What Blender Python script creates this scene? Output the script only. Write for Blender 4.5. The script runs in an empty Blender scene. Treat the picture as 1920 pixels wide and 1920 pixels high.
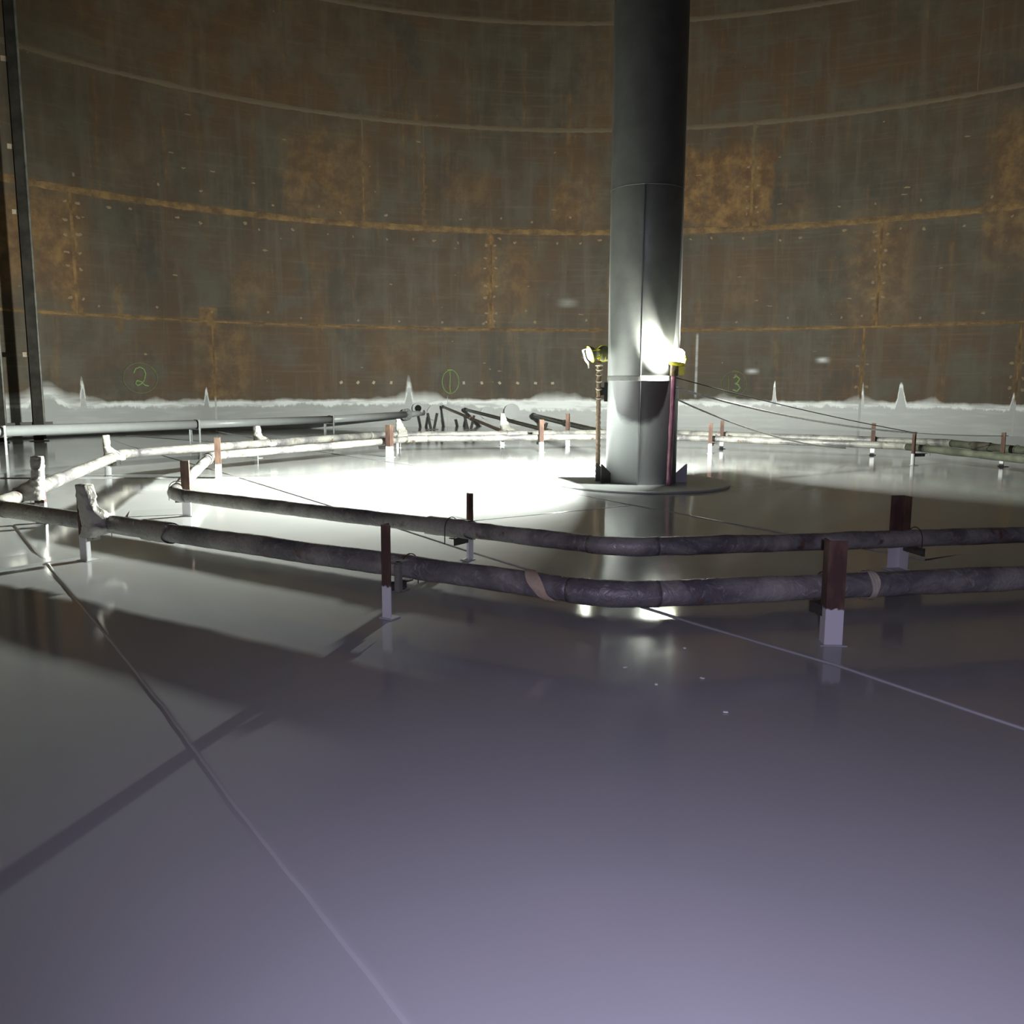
import bpy, bmesh, math, random
from mathutils import Vector, Matrix, noise
PI = math.pi
random.seed(7)
scn = bpy.context.scene
COL = scn.collection
CX, CY, RAD = 0.163, 14.363, 18.83      # tank shell centre and radius
CC = Vector((0.0, 14.363, 0.0))         # centre of the column and of the coils

# ------------------------------------------------------------------ camera, world, lights, exposure
cam = bpy.data.cameras.new('camera'); cam.sensor_width = 36.0; cam.lens = 36.0*1676.06/1920.0
cam.clip_start = 0.05; cam.clip_end = 200
cob = bpy.data.objects.new('camera', cam); COL.objects.link(cob)
rx = Vector((0.98965537, 0.14341551, 0.00377374)); ry = Vector((-0.02434572, 0.14196151, 0.98957274))
rz = rx.cross(ry)
m = Matrix.Identity(4)
for i in range(3): m[i][0] = rx[i]; m[i][1] = ry[i]; m[i][2] = rz[i]
m.translation = (0, 0, 1.6)
cob.matrix_world = m
scn.camera = cob
w = bpy.data.worlds.new('world'); scn.world = w; w.use_nodes = True
w.node_tree.nodes['Background'].inputs[0].default_value = (0.5, 0.55, 0.6, 1)
w.node_tree.nodes['Background'].inputs[1].default_value = 0.0
scn.view_settings.view_transform = 'Standard'; scn.view_settings.look = 'None'
scn.view_settings.gamma = 1.0; scn.view_settings.use_curve_mapping = False
scn.view_settings.exposure = 1.3

def light(name, kind, loc, direction, power, col, size=0.2, **kw):
    l = bpy.data.lights.new(name, kind); l.energy = power; l.color = col
    if kind == 'AREA': l.shape = 'DISK'; l.size = size
    if kind in ('POINT', 'SPOT'): l.shadow_soft_size = size
    for k, v in kw.items(): setattr(l, k, v)
    o = bpy.data.objects.new(name, l); COL.objects.link(o); o.location = loc
    o.rotation_euler = Vector(direction).to_track_quat('-Z', 'Y').to_euler()
    return o
LC = (0.96, 1.0, 0.91)
# hand-held lamp next to the camera (phone torch)
light('torch', 'SPOT', (0.07, -0.02, 1.63), (0.24, 0.95, -0.24), 195, (0.74, 0.66, 1.0), 0.03, spot_size=math.radians(134), spot_blend=0.9)
# work lamps: positions of the four lamp heads on the two stands
HEADS = {
 'left_front': dict(p=(-0.80, 14.15, 2.04), n=(-0.90, -0.345, -0.32), e=1380, s=132),
 'left_back':  dict(p=(-0.62, 14.42, 2.06), n=(-0.22, 0.95, -0.20), e=640, s=140),
 'right_side': dict(p=(0.515, 13.736, 1.99),  n=(-0.93, 0.26, -0.12), e=105, s=165),
 'right_back': dict(p=(0.52, 13.92, 2.03),  n=(0.80, 0.49, 0.36), e=290, s=137),
}
for k, h in HEADS.items():
    n = Vector(h['n']).normalized()
    light('lamp_' + k, 'AREA', Vector(h['p']) + n*(0.075 if 'left' in k else 0.16), n, h['e'], LC, 0.17 if k != 'right_side' else 0.10, spread=math.radians(h['s']))

# ------------------------------------------------------------------ helpers
def link(o): COL.objects.link(o); return o
def obj(name, bm, mat, parent=None, smooth=False):
    me = bpy.data.meshes.new(name); bmesh.ops.recalc_face_normals(bm, faces=bm.faces[:])
    bm.to_mesh(me); bm.free(); me.materials.append(mat)
    if smooth:
        for p in me.polygons: p.use_smooth = True
    o = bpy.data.objects.new(name, me); link(o)
    if parent is not None: o.parent = parent; o.matrix_parent_inverse = Matrix.Identity(4)
    return o
def thing(name, label, cat, loc=(0, 0, 0), rz=0.0, group=None):
    o = bpy.data.objects.new(name, None); link(o); o.empty_display_size = 0.1
    o.location = loc; o.rotation_euler = (0, 0, rz)
    o['label'] = label; o['category'] = cat
    if group: o['group'] = group
    return o
def tag(o, label, cat, group=None, kind=None):
    if label: o['label'] = label
    if cat: o['category'] = cat
    if group: o['group'] = group
    if kind: o['kind'] = kind
    return o
def struct(o): o['kind'] = 'structure'; return o
def box(bm, x0, x1, y0, y1, z0, z1, M=None, bev=0.0):
    r = bmesh.ops.create_cube(bm, size=1.0)
    vs = r['verts']
    for v in vs:
        v.co = Vector((x0+(v.co.x+.5)*(x1-x0), y0+(v.co.y+.5)*(y1-y0), z0+(v.co.z+.5)*(z1-z0)))
    if bev:
        es = list({e for v in vs for e in v.link_edges})
        r2 = bmesh.ops.bevel(bm, geom=es, offset=bev, segments=2, affect='EDGES')
        vs = list({v for f in r2['faces'] for v in f.verts} | {v for v in vs if v.is_valid})
    if M is not None:
        for v in vs: v.co = M @ v.co
    return vs
def frame_for(t):
    t = t.normalized(); up = Vector((0, 0, 1))
    if abs(t.z) > 0.95: up = Vector((0, 1, 0))
    a = t.cross(up).normalized(); b = a.cross(t).normalized()
    return a, b
def tube(bm, pts, r, seg=16, cap=True, rf=None, ell=None):
    pts = [Vector(p) for p in pts]; rings = []; n = len(pts); dist = 0.0
    for i, p in enumerate(pts):
        if i: dist += (p-pts[i-1]).length
        t = (pts[min(i+1, n-1)] - pts[max(i-1, 0)])
        a, b = frame_for(t)
        ring = []
        for k in range(seg):
            th = 2*PI*k/seg
            rr = r if not callable(r) else r(dist)
            if rf: rr += rf(p, th, dist)
            ring.append(bm.verts.new(p + a*math.cos(th)*rr*(ell[0] if ell else 1) + b*math.sin(th)*rr*(ell[1] if ell else 1)))
        rings.append(ring)
    for i in range(n-1):
        for k in range(seg):
            bm.faces.new((rings[i][k], rings[i][(k+1) % seg], rings[i+1][(k+1) % seg], rings[i+1][k]))
    if cap:
        bm.faces.new(list(reversed(rings[0]))); bm.faces.new(rings[-1])
def lathe(bm, prof, seg=48, M=None, close=False):
    rings = []
    for (r, z) in prof:
        ring = []
        for k in range(seg):
            a = 2*PI*k/seg; co = Vector((r*math.cos(a), r*math.sin(a), z))
            ring.append(bm.verts.new(M @ co if M else co))
        rings.append(ring)
    for i in range(len(rings)-1):
        for k in range(seg):
            bm.faces.new((rings[i][k], rings[i][(k+1) % seg], rings[i+1][(k+1) % seg], rings[i+1][k]))
    if prof[0][0] > 1e-5: bm.faces.new(list(reversed(rings[0])))
    if prof[-1][0] > 1e-5: bm.faces.new(rings[-1])
def torus(bm, R, r, M, a0=0, a1=2*PI, seg=32, s2=8):
    full = abs(a1-a0-2*PI) < 1e-4
    pts = [M @ Vector((R*math.cos(a0+(a1-a0)*i/seg), R*math.sin(a0+(a1-a0)*i/seg), 0)) for i in range(seg+1)]
    tube(bm, pts, r, s2, cap=not full)
def basis(n, p):   # local +z along n
    n = Vector(n).normalized(); q = n.to_track_quat('Z', 'Y')
    return Matrix.Translation(Vector(p)) @ q.to_matrix().to_4x4()
def dens(a, b, step):
    a = Vector(a); b = Vector(b); n = max(1, int((b-a).length/step)); return [a.lerp(b, i/n) for i in range(n+1)]
def sag(a, b, s, n=24):
    a = Vector(a); b = Vector(b); return [a.lerp(b, i/n) - Vector((0, 0, s*4*(i/n)*(1-i/n))) for i in range(n+1)]

# ------------------------------------------------------------------ materials
class N:
    def __init__(s, name):
        s.m = bpy.data.materials.new(name); s.m.use_nodes = True; s.t = s.m.node_tree
        s.b = s.t.nodes['Principled BSDF']
    def n(s, t, **kw):
        x = s.t.nodes.new(t)
        for k, v in kw.items(): setattr(x, k, v)
        return x
    def l(s, a, b): s.t.links.new(a, b)
    def val(s, inp, v):
        if isinstance(v, bpy.types.NodeSocket): s.l(v, inp)
        else: inp.default_value = v
    def math(s, op, a, b=0.0, c=None, clamp=False):
        x = s.n('ShaderNodeMath', operation=op, use_clamp=clamp); s.val(x.inputs[0], a); s.val(x.inputs[1], b)
        if c is not None: s.val(x.inputs[2], c)
        return x.outputs[0]
    def mr(s, v, a, b, c=0.0, d=1.0, smooth=True):
        x = s.n('ShaderNodeMapRange'); x.interpolation_type = 'SMOOTHSTEP' if smooth else 'LINEAR'
        s.val(x.inputs[0], v)
        for i, q in enumerate((a, b, c, d)): s.val(x.inputs[i+1], q)
        return x.outputs[0]
    def mix(s, f, a, b):
        x = s.n('ShaderNodeMix', data_type='RGBA'); s.val(x.inputs[0], f)
        s.val(x.inputs[6], a if isinstance(a, bpy.types.NodeSocket) else (*a, 1)); s.val(x.inputs[7], b if isinstance(b, bpy.types.NodeSocket) else (*b, 1))
        return x.outputs[2]
    def vec(s, x, y, z):
        c = s.n('ShaderNodeCombineXYZ'); s.val(c.inputs[0], x); s.val(c.inputs[1], y); s.val(c.inputs[2], z); return c.outputs[0]
    def noise(s, v, scale, det=4, rough=0.55, dist=0.0):
        x = s.n('ShaderNodeTexNoise'); s.l(v, x.inputs['Vector']); x.inputs['Scale'].default_value = scale
        x.inputs['Detail'].default_value = det; x.inputs['Roughness'].default_value = rough; x.inputs['Distortion'].default_value = dist
        return x.outputs[0]
    def pos(s):
        g = s.n('ShaderNodeNewGeometry'); q = s.n('ShaderNodeSeparateXYZ'); s.l(g.outputs['Position'], q.inputs[0])
        return g.outputs['Position'], q.outputs[0], q.outputs[1], q.outputs[2]
    def opos(s):
        g = s.n('ShaderNodeTexCoord'); q = s.n('ShaderNodeSeparateXYZ'); s.l(g.outputs['Object'], q.inputs[0])
        return g.outputs['Object'], q.outputs[0], q.outputs[1], q.outputs[2]
    def scale(s, v, sc):
        x = s.n('ShaderNodeVectorMath', operation='MULTIPLY'); s.l(v, x.inputs[0]); x.inputs[1].default_value = sc; return x.outputs[0]
    def bump(s, h, strength, dist=0.01):
        x = s.n('ShaderNodeBump'); s.l(h, x.inputs['Height']); x.inputs['Strength'].default_value = strength
        x.inputs['Distance'].default_value = dist; s.l(x.outputs[0], s.b.inputs['Normal'])
    def fin(s, col=None, rough=None, metal=None, spec=None):
        if col is not None: s.val(s.b.inputs['Base Color'], col if isinstance(col, bpy.types.NodeSocket) else (*col, 1))
        if rough is not None: s.val(s.b.inputs['Roughness'], rough)
        if metal is not None: s.val(s.b.inputs['Metallic'], metal)
        if spec is not None: s.b.inputs['Specular IOR Level'].default_value = spec
        return s.m

PAINT = (0.36, 0.375, 0.375)
def mat_floor():
    M = N('floor_paint'); v, x, y, z = M.pos()
    a = M.noise(v, 0.35, 3); b = M.noise(v, 3.0, 4); c = M.noise(v, 260, 2)
    col = M.mix(M.mr(a, .3, .7), (0.345, 0.36, 0.36), (0.39, 0.40, 0.40))
    M.fin(col, M.math('ADD', M.math('MULTIPLY', b, 0.05), 0.075), spec=0.5)
    h = M.math('ADD', M.math('MULTIPLY', M.noise(v, 9, 3), 1.0), M.math('MULTIPLY', c, 0.10))
    M.bump(h, 0.05, 0.004)
    return M.m
def mat_plain(name, col, rough=0.5, metal=0.0, var=0.12, sc=14, bump=0.15, spec=0.5):
    M = N(name); v, x, y, z = M.opos()
    a = M.noise(v, sc, 4)
    lo = tuple(c*(1-var) for c in col); hi = tuple(min(1, c*(1+var)) for c in col)
    M.fin(M.mix(M.mr(a, .3, .7), lo, hi), rough, metal, spec)
    if bump: M.bump(M.noise(v, sc*6, 3), bump, 0.003)
    return M.m
def mat_post():
    M = N('rusty_angle_with_painted_foot'); v, x, y, z = M.opos()
    n1 = M.noise(v, 22, 4); n2 = M.noise(M.scale(v, (1, 1, .3)), 9, 3)
    rust = M.mix(M.mr(n2, .35, .7), (0.066, 0.034, 0.026), (0.165, 0.102, 0.066))
    edge = M.math('ADD', z, M.math('MULTIPLY', M.math('SUBTRACT', n1, 0.5), 0.07))
    f = M.mr(edge, 0.225, 0.24)
    M.fin(M.mix(f, (0.58, 0.59, 0.60), rust), M.mr(f, 0, 1, 0.4, 0.8)); M.bump(n1, .3, .004)
    return M.m
def mat_wrap(name='plastic_wrap', c1=(0.10, 0.095, 0.10), c2=(0.29, 0.285, 0.25), c3=(0.12, 0.07, 0.05)):
    M = N(name); v, x, y, z = M.opos()
    a = M.noise(v, 1.7, 4, 0.6, 0.6); b = M.noise(v, 14, 5, 0.6, 1.2); c = M.noise(v, 5.5, 3)
    col = M.mix(M.mr(a, .35, .65), c1, c2)
    col = M.mix(M.mr(c, .62, .72), col, c3)
    col = M.mix(M.math('MULTIPLY', M.mr(b, .55, .75), .5), col, (0.42, 0.41, 0.36))
    M.fin(col, M.mr(b, .3, .7, .22, .5)); M.bump(M.math('ADD', b, M.math('MULTIPLY', M.noise(v, 45, 3), .3)), .8, .012)
    return M.m

# tank shell: angle in degrees (clockwise from +y, seen from above) and height drive every mark on it
KDEG = math.pi/180*RAD
def mat_wall():
    M = N('rusty_steel_shell'); v, x, y, z = M.pos()
    dx = M.math('SUBTRACT', x, CX); dy = M.math('SUBTRACT', y, CY)
    ang = M.math('MULTIPLY', M.math('ARCTAN2', dx, dy), 180/math.pi)
    u = M.math('MULTIPLY', ang, KDEG)
    P = M.vec(u, 0.0, z)
    big = M.noise(P, 0.22, 4); med = M.noise(P, 0.8, 5, 0.6)
    streak = M.noise(M.scale(P, (1.9, 1, 0.16)), 1.0, 6, 0.68)
    scr = M.noise(M.scale(P, (0.35, 1, 9.0)), 1.0, 4, 0.7)
    fine = M.noise(P, 26, 3, 0.7); nA = M.noise(P, 1.9, 5, .65)
    steel = M.mix(M.mr(big, .38, .62), (0.070, 0.054, 0.034), (0.092, 0.054, 0.025))
    steel = M.mix(M.mr(med, .42, .66), steel, (0.092, 0.079, 0.054))
    steel = M.mix(M.math('MULTIPLY', M.mr(scr, .5, .75), 0.35), steel, (0.18, 0.135, 0.085))
    rustc = M.mix(M.mr(nA, .35, .7), (0.105, 0.052, 0.020), (0.27, 0.155, 0.052))
    steel = M.mix(M.math('MULTIPLY', M.mr(M.noise(M.scale(P, (2.4, 1, .22)), 1.0, 6, .65), .48, .68), .5), steel, (0.125, 0.105, 0.075))
    steel = M.mix(M.math('MULTIPLY', M.mr(M.noise(M.scale(P, (.5, 1, .35)), 1.0, 5, .7), .52, .68), .55), steel, (0.042, 0.036, 0.030))
    def box1(v, a, b, s): return M.math('MULTIPLY', M.mr(v, a-s, a+s), M.mr(v, b-s, b+s, 1.0, 0.0))
    wob = M.math('MULTIPLY', M.math('SUBTRACT', nA, .5), 3.0)
    aw = M.math('ADD', ang, wob); zw = M.math('ADD', z, M.math('MULTIPLY', M.math('SUBTRACT', streak, .5), 1.6))
    acc = None
    for (a0, a1, z0, z1, sa, sz, st) in [
        (3.0, 12.5, 6.9, 9.5, .35, .3, 1.0), (-39, -31.1, 6.9, 9.7, .8, .8, .6), (-10.5, -5.5, 6.9, 8.9, 1., .7, .55),
        (-22, -17, 7.3, 8.8, 1., .5, .35), (32.5, 45, 5.4, 9.6, .8, 1.0, .75), (20.5, 26.5, 3.6, 7.0, 1.4, .9, .6),
        (-66, -58.3, 4.0, 6.6, 1.2, .6, .8), (-48.6, -43, .9, 3.4, 1.2, .4, .6), (-19.5, -12.5, 4.0, 6.3, 1.2, .5, .5),
        (-44.6, -41, 4.0, 5.4, .8, .5, .45), (8, 12, 3.9, 5.8, 1.6, .8, .35), (-30, -24.5, 2.0, 3.2, 2, .5, .3),
        (-34, -30, 7.2, 9.9, .5, .8, .5), (-56, -51, 6.9, 8.8, 1.4, .7, .22), (13.5, 17, 7.0, 7.9, 1, .4, .35), (-8, 4, 10.3, 13.6, 3, 1, .25), (-62, -30, 10.6, 16, 6, 2, .2)]:
        q = M.math('MULTIPLY', M.math('MULTIPLY', box1(aw, a0, a1, sa), box1(zw, z0, z1, sz)), st)
        acc = q if acc is None else M.math('MAXIMUM', acc, q)
    # halo of rust around horizontal welds
    for zz, st, wd in ((3.466, .8, .11), (6.886, 1.0, .16), (10.354, .55, .13), (13.87, .45, .13)):
        d = M.math('ABSOLUTE', M.math('SUBTRACT', M.math('ADD', z, M.math('MULTIPLY', M.math('SUBTRACT', fine, .5), .10)), zz))
        q = M.math('MULTIPLY', M.mr(d, wd*.35, wd, 1, 0), M.math('MULTIPLY', M.mr(med, .25, .6), st))
        acc = M.math('MAXIMUM', acc, q)
    # halo around vertical welds
    for aa, z0, z1, st, wd in [(-59.2, 3.5, 6.9, .9, .55), (-17.4, 3.5, 6.9, .95, .55), (23.3, 3.5, 6.9, .8, .7), (-46.8, .9, 3.46, .85, .6),
                               (22.2, .9, 3.46, .5, .35), (36.3, .9, 3.46, .45, .35), (-31.0, 6.9, 10.3, .6, .35), (-24.6, 6.9, 9.6, .5, .25), (10.4, 6.9, 10.3, .7, .4), (-55.5, 3.0, 4.4, .5, .5), (-47.2,3.3,3.9,.9,1.1)]:
        d = M.math('ABSOLUTE', M.math('SUBTRACT', M.math('ADD', ang, M.math('MULTIPLY', M.math('SUBTRACT', M.noise(P, 5, 3), .5), 1.2)), aa))
        q = M.math('MULTIPLY', M.math('MULTIPLY', M.mr(d, wd*.4, wd*1.1, 1, 0), box1(z, z0, z1, .04)), st)
        acc = M.math('MAXIMUM', acc, q)
    general = M.math('MULTIPLY', M.mr(streak, .54, .72), .65)
    acc = M.math('MAXIMUM', acc, general)
    acc = M.math('MULTIPLY', acc, M.mr(M.noise(M.scale(P, (3, 1, .6)), 1.2, 5, .7), .25, .6, .45, 1))
    col = M.mix(acc, steel, rustc)
    speck = M.mr(M.noise(P, 6.5, 2), .735, .775)
    col = M.mix(M.math('MULTIPLY', speck, .55), col, (0.30, 0.25, 0.17))
    # painted foot of the shell
    wav = M.noise(M.vec(u, 0, 0), .9, 3); wv2 = M.noise(M.vec(u, 3.0, 0), 5, 3)
    top = M.math('ADD', 0.80, M.math('ADD', M.math('MULTIPLY', wav, .22), M.math('MULTIPLY', wv2, .07)))
    for (a, h, wd) in [(-59.2, .5, .34), (-47.7, .38, .3), (-26.45, .55, .55), (5.3, 0, .3), (13.6, .66, .28), (22.35, .42, .28), (26.1, .62, .6), (36.1, .35, .3), (-62.5, .32, 2.4)]:
        if h <= 0: continue
        d = M.math('ABSOLUTE', M.math('SUBTRACT', M.math('ADD', ang, M.math('MULTIPLY', M.math('SUBTRACT', med, .5), .5)), a))
        top = M.math('ADD', top, M.math('MULTIPLY', M.math('POWER', M.mr(d, wd*.1, wd, 1, 0), 1.3), h*1.05))
    zz = M.math('ADD', z, M.math('MULTIPLY', M.math('SUBTRACT', fine, .5), .05))
    dd = M.math('SUBTRACT', zz, top)
    mist = M.math('MULTIPLY', M.mr(dd, -.02, M.math('ADD', .06, M.math('MULTIPLY', M.mr(M.noise(M.vec(u, 7.0, 0), .5, 2), .45, .65), .28)), 1, 0, smooth=False), .8)
    full = M.mr(dd, -.03, .0, 1, 0)
    # pale drips and smudges standing free on the steel
    free = None
    for (a, z0, z1, wd, st) in [(5.25, 1.1, 3.3, .22, .5), (11.15, 1.94, 2.06, 1.0, .7), (18.3, 2.31, 2.44, .95, .9), (16.0, 4.1, 5.4, .0, .0), (2.9, 3.7, 4.2, .8, .25), (-9, 4.3, 4.55, 1.6, .25)]:
        if st == 0: continue
        d = M.math('ABSOLUTE', M.math('SUBTRACT', ang, a))
        q = M.math('MULTIPLY', M.math('MULTIPLY', M.mr(d, 0.0, wd, 1, 0), box1(z, z0, z1, .09)), st)
        free = q if free is None else M.math('MAXIMUM', free, q)
    pmask = M.math('MAXIMUM', M.math('MAXIMUM', mist, full), free)
    # upper strip is a thin white stripe coat with lamp glare painted into its tone and width, below it the grey top coat with a ragged edge
    strip_w = M.math('ADD', .14, M.math('MULTIPLY', M.mr(M.math('ABSOLUTE', M.math('SUBTRACT', ang, -9.0)), 4, 13, 1, 0), .22))
    rag = M.math('MULTIPLY', M.math('SUBTRACT', M.noise(M.scale(P, (2.2, 1, 1.2)), 1.4, 5, .7), .5), .5)
    sm = M.mr(M.math('ADD', dd, M.math('ADD', strip_w, rag)), -.05, .04)
    pc = M.mix(sm, (0.36, 0.375, 0.37), (0.76, 0.79, 0.78))
    pc = M.mix(M.mr(M.noise(M.scale(P, (.5, 1, 4)), 1.5, 3), .45, .7), pc, (0.42, 0.44, 0.43))
    col = M.mix(pmask, col, pc)
    M.fin(col, M.mr(pmask, 0, 1, .62, .33), 0.0, .4)
    M.bump(M.math('ADD', fine, M.math('MULTIPLY', scr, .5)), .25, .01)
    return M.m
def mat_weld():
    M = N('rusty_weld'); v, x, y, z = M.pos()
    dx = M.math('SUBTRACT', x, CX); dy = M.math('SUBTRACT', y, CY)
    u = M.math('MULTIPLY', M.math('ARCTAN2', dx, dy), RAD)
    P = M.vec(u, 0.0, z)
    a = M.noise(M.scale(P, (.8, 1, 1)), 1.6, 6, .75); b = M.noise(P, 30, 3)
    col = M.mix(M.mr(a, .35, .65), (0.10, 0.062, 0.030), (0.27, 0.165, 0.062))
    col = M.mix(M.mr(z, 8.5, 10.5), col, (0.14, 0.108, 0.068))
    col = M.mix(M.mr(z, .95, 1.15, 1, 0), col, (0.5, 0.52, 0.51))
    M.fin(col, .75); M.bump(b, .5, .01); return M.m
def mat_column():
    M = N('column_paint'); v, x, y, z = M.pos()
    dx = x; dy = M.math('SUBTRACT', y, CY)
    ang = M.math('MULTIPLY', M.math('ARCTAN2', dx, M.math('MULTIPLY', dy, -1.0)), 180/math.pi)   # 0 faces the camera side, + to the right
    P = M.vec(M.math('MULTIPLY', ang, .01), 0, z)
    n1 = M.noise(P, 3.5, 4); n2 = M.noise(v, 30, 3)
    # grey topcoat below a bowl-shaped sprayed edge, higher on the left
    d = M.math('ABSOLUTE', M.math('ADD', ang, 6.0))
    edge = M.math('ADD', 0.98, M.math('MULTIPLY', M.math('POWER', M.math('DIVIDE', d, 50.0), 4.0), .55))
    dd = M.math('SUBTRACT', M.math('ADD', z, M.math('MULTIPLY', M.math('SUBTRACT', n1, .5), .22)), edge)
    low = M.mr(dd, -.05, .09, 1, 0)
    ringm = M.math('MULTIPLY', M.mr(z, 1.62, 1.625), M.mr(z, 1.70, 1.705, 1, 0))
    left = M.math('MULTIPLY', M.mr(ang, -44, -66), M.mr(z, 1.9, 2.2, 1, 0))
    up = M.mix(M.mr(n1, .35, .65), (0.085, 0.088, 0.083), (0.105, 0.108, 0.10))
    mid = M.mr(z, 1.66, 1.67)
    body = M.mix(mid, (0.060, 0.055, 0.062), up)
    col = M.mix(M.math('MAXIMUM', low, left), body, (0.36, 0.375, 0.375))
    col = M.mix(ringm, col, (0.30, 0.30, 0.29))
    M.fin(col, M.math('ADD', .30, M.math('MULTIPLY', n1, .12)), 0, .5); M.bump(n2, .12, .003)
    return M.m
def mat_emit(name, col, s, base=(.8, .8, .8)):
    M = N(name); M.b.inputs['Emission Color'].default_value = (*col, 1); M.b.inputs['Emission Strength'].default_value = s
    M.fin(base, .4); return M.m

FLOORM = mat_floor(); WALLM = mat_wall(); WELD = mat_weld(); COLM = mat_column(); POST = mat_post()
WRAP = mat_wrap(); FILM = mat_wrap('plastic_bag', (0.36, 0.35, 0.32), (0.50, 0.49, 0.44), (0.42, 0.40, 0.36))
GREY = mat_plain('grey_paint', (0.38, 0.40, 0.40), .34, var=.04, sc=5)
BEAD = mat_plain('painted_weld_bead', (0.38, 0.39, 0.39), .6, bump=.2)
DARK = mat_plain('dark_steel', (0.045, 0.04, 0.038), .55)
DARKPIPE = mat_plain('dark_pipe', (0.06, 0.055, 0.045), .35, var=.5, sc=6)
RUSTPIPE = mat_plain('rusty_pipe', (0.13, 0.085, 0.055), .4, var=.5, sc=8)
CREAM = mat_plain('cream_tape', (0.42, 0.34, 0.24), .6)
PALE = mat_plain('pale_tape', (0.45, 0.42, 0.32), .5)
YEL = mat_plain('yellow_plastic', (0.55, 0.50, 0.02), .4, bump=0)
LEGM = mat_plain('dark_leg_steel', (0.028, 0.025, 0.02), .7, var=.4, sc=3, bump=0, spec=.2)
HOUS = mat_plain('dark_lamp_housing', (0.10, 0.10, 0.04), .4, bump=0)
BLK = mat_plain('black_rubber_and_shade', (0.008, 0.008, 0.008), .7, bump=0, spec=.2)
WOODP = mat_plain('wrapped_wooden_pole', (0.17, 0.115, 0.07), .6, var=.4, sc=20)
PINK = mat_plain('pink_plastic', (0.36, 0.15, 0.21), .18, var=.35, sc=5, bump=.4)
ROPE = mat_plain('white_rope', (0.85, 0.85, 0.8), .6)
BLKROPE = mat_plain('dark_cord', (0.05, 0.05, 0.045), .6)
CHALK = mat_plain('green_chalk', (0.21, 0.32, 0.12), .9, var=.3, sc=40, bump=0)
CHALK2 = mat_plain('faded_green_chalk', (0.145, 0.16, 0.075), .9, var=.3, sc=40, bump=0)
STUD = mat_plain('pale_stud', (0.42, 0.34, 0.25), .7)
BRKT_LITEDGE = mat_plain('grey_bracket_and_lit_edge', (0.14, 0.14, 0.12), .4, var=.35, sc=3)
GLOW = mat_emit('led_diffuser', LC, 9.0)
GLOW2 = mat_emit('glowing_lamp_hood', (0.97, 1.0, 0.84), 19.0)

# ------------------------------------------------------------------ setting
def wp(deg, z, off=0.0):     # point on the shell
    a = math.radians(deg); return Vector((CX+(RAD-off)*math.sin(a), CY+(RAD-off)*math.cos(a), z))
bm = bmesh.new()
rings = []
for zc in (0, 3.5, 7, 10.5, 14, 17.2):
    rings.append([bm.verts.new(wp(i*360/256, zc)) for i in range(256)])
for i in range(len(rings)-1):
    for k in range(256): bm.faces.new((rings[i][k], rings[i][(k+1) % 256], rings[i+1][(k+1) % 256], rings[i+1][k]))

o = None
me = bpy.data.meshes.new('wall_round'); 
for f in bm.faces: f.normal_flip()
bm.to_mesh(me); bm.free(); me.materials.append(WALLM)
for p in me.polygons: p.use_smooth = True
struct(link(bpy.data.objects.new('wall_round', me)))
def disc(name, z, mat, flip=False, r=RAD+.02):
    bm = bmesh.new(); vs = [bm.verts.new((CX+r*math.sin(2*PI*i/128), CY+r*math.cos(2*PI*i/128), z)) for i in range(128)]
    f = bm.faces.new(vs if flip else list(reversed(vs))); 
    me = bpy.data.meshes.new(name); bm.to_mesh(me); bm.free(); me.materials.append(mat)
    return struct(link(bpy.data.objects.new(name, me)))
disc('floor', 0.0, FLOORM)
disc('ceiling', 17.2, mat_plain('roof_steel', (0.07, 0.06, 0.05), .7), flip=True)
# horizontal weld seams of the shell
tn = 1
for zz, ww in ((3.466, .035), (6.886, .09), (10.354, .07), (13.869, .07)):
    bm = bmesh.new(); R_ = RAD
    prof = [(-ww, 0.0), (-ww*.6, .006), (0, .010), (ww*.6, .006), (ww, 0.0)]
    rs = []
    for i in range(1440):
        a = i*.25; j = noise.noise(Vector((i*1.9, zz, 0)))*.45+noise.noise(Vector((i*.3, zz, 5)))*.3+1
        rs.append([bm.verts.new(wp(a, zz+p[0]*j, p[1]+.001)) for p in prof])
    for i in range(1440):
        A, B = rs[i], rs[(i+1) % 1440]
        for k in range(4): bm.faces.new((A[k], A[k+1], B[k+1], B[k]))
    struct(obj('trim_%d' % tn, bm, WELD, smooth=True)); tn += 1
# vertical weld seams, each ending where the next course begins
for aa, z0, z1, ww in [(-59.2, 3.47, 6.88, .045), (-17.4, 3.47, 6.88, .045), (23.3, 3.47, 6.88, .04), (-46.8, 0, 3.46, .03), (-22.2, 0, 3.46, .012),
                   (22.2, 0, 3.46, .035), (36.3, 0, 3.46, .03), (-31.0, 6.9, 10.35, .03), (-24.6, 8.0, 10.35, .02), (10.4, 6.9, 10.35, .05), (-2.0, 10.36, 13.86, .02), (31, 10.36, 13.86, .02)]:
    bm = bmesh.new(); rs = []
    n = int((z1-z0)/.06)
    for i in range(n+1):
        zz = z0+(z1-z0)*i/n; j = 1+.35*noise.noise(Vector((aa, zz*5, 2)))
        rs.append([bm.verts.new(wp(aa+math.degrees(q*ww*j/RAD), zz, h+.001)) for q, h in ((-1, 0), (-.5, .014), (.5, .014), (1, 0))])
    for i in range(n):
        for k in range(3): bm.faces.new((rs[i][k], rs[i][k+1], rs[i+1][k+1], rs[i+1][k]))
    struct(obj('trim_%d' % tn, bm, WELD, smooth=True)); tn += 1
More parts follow.
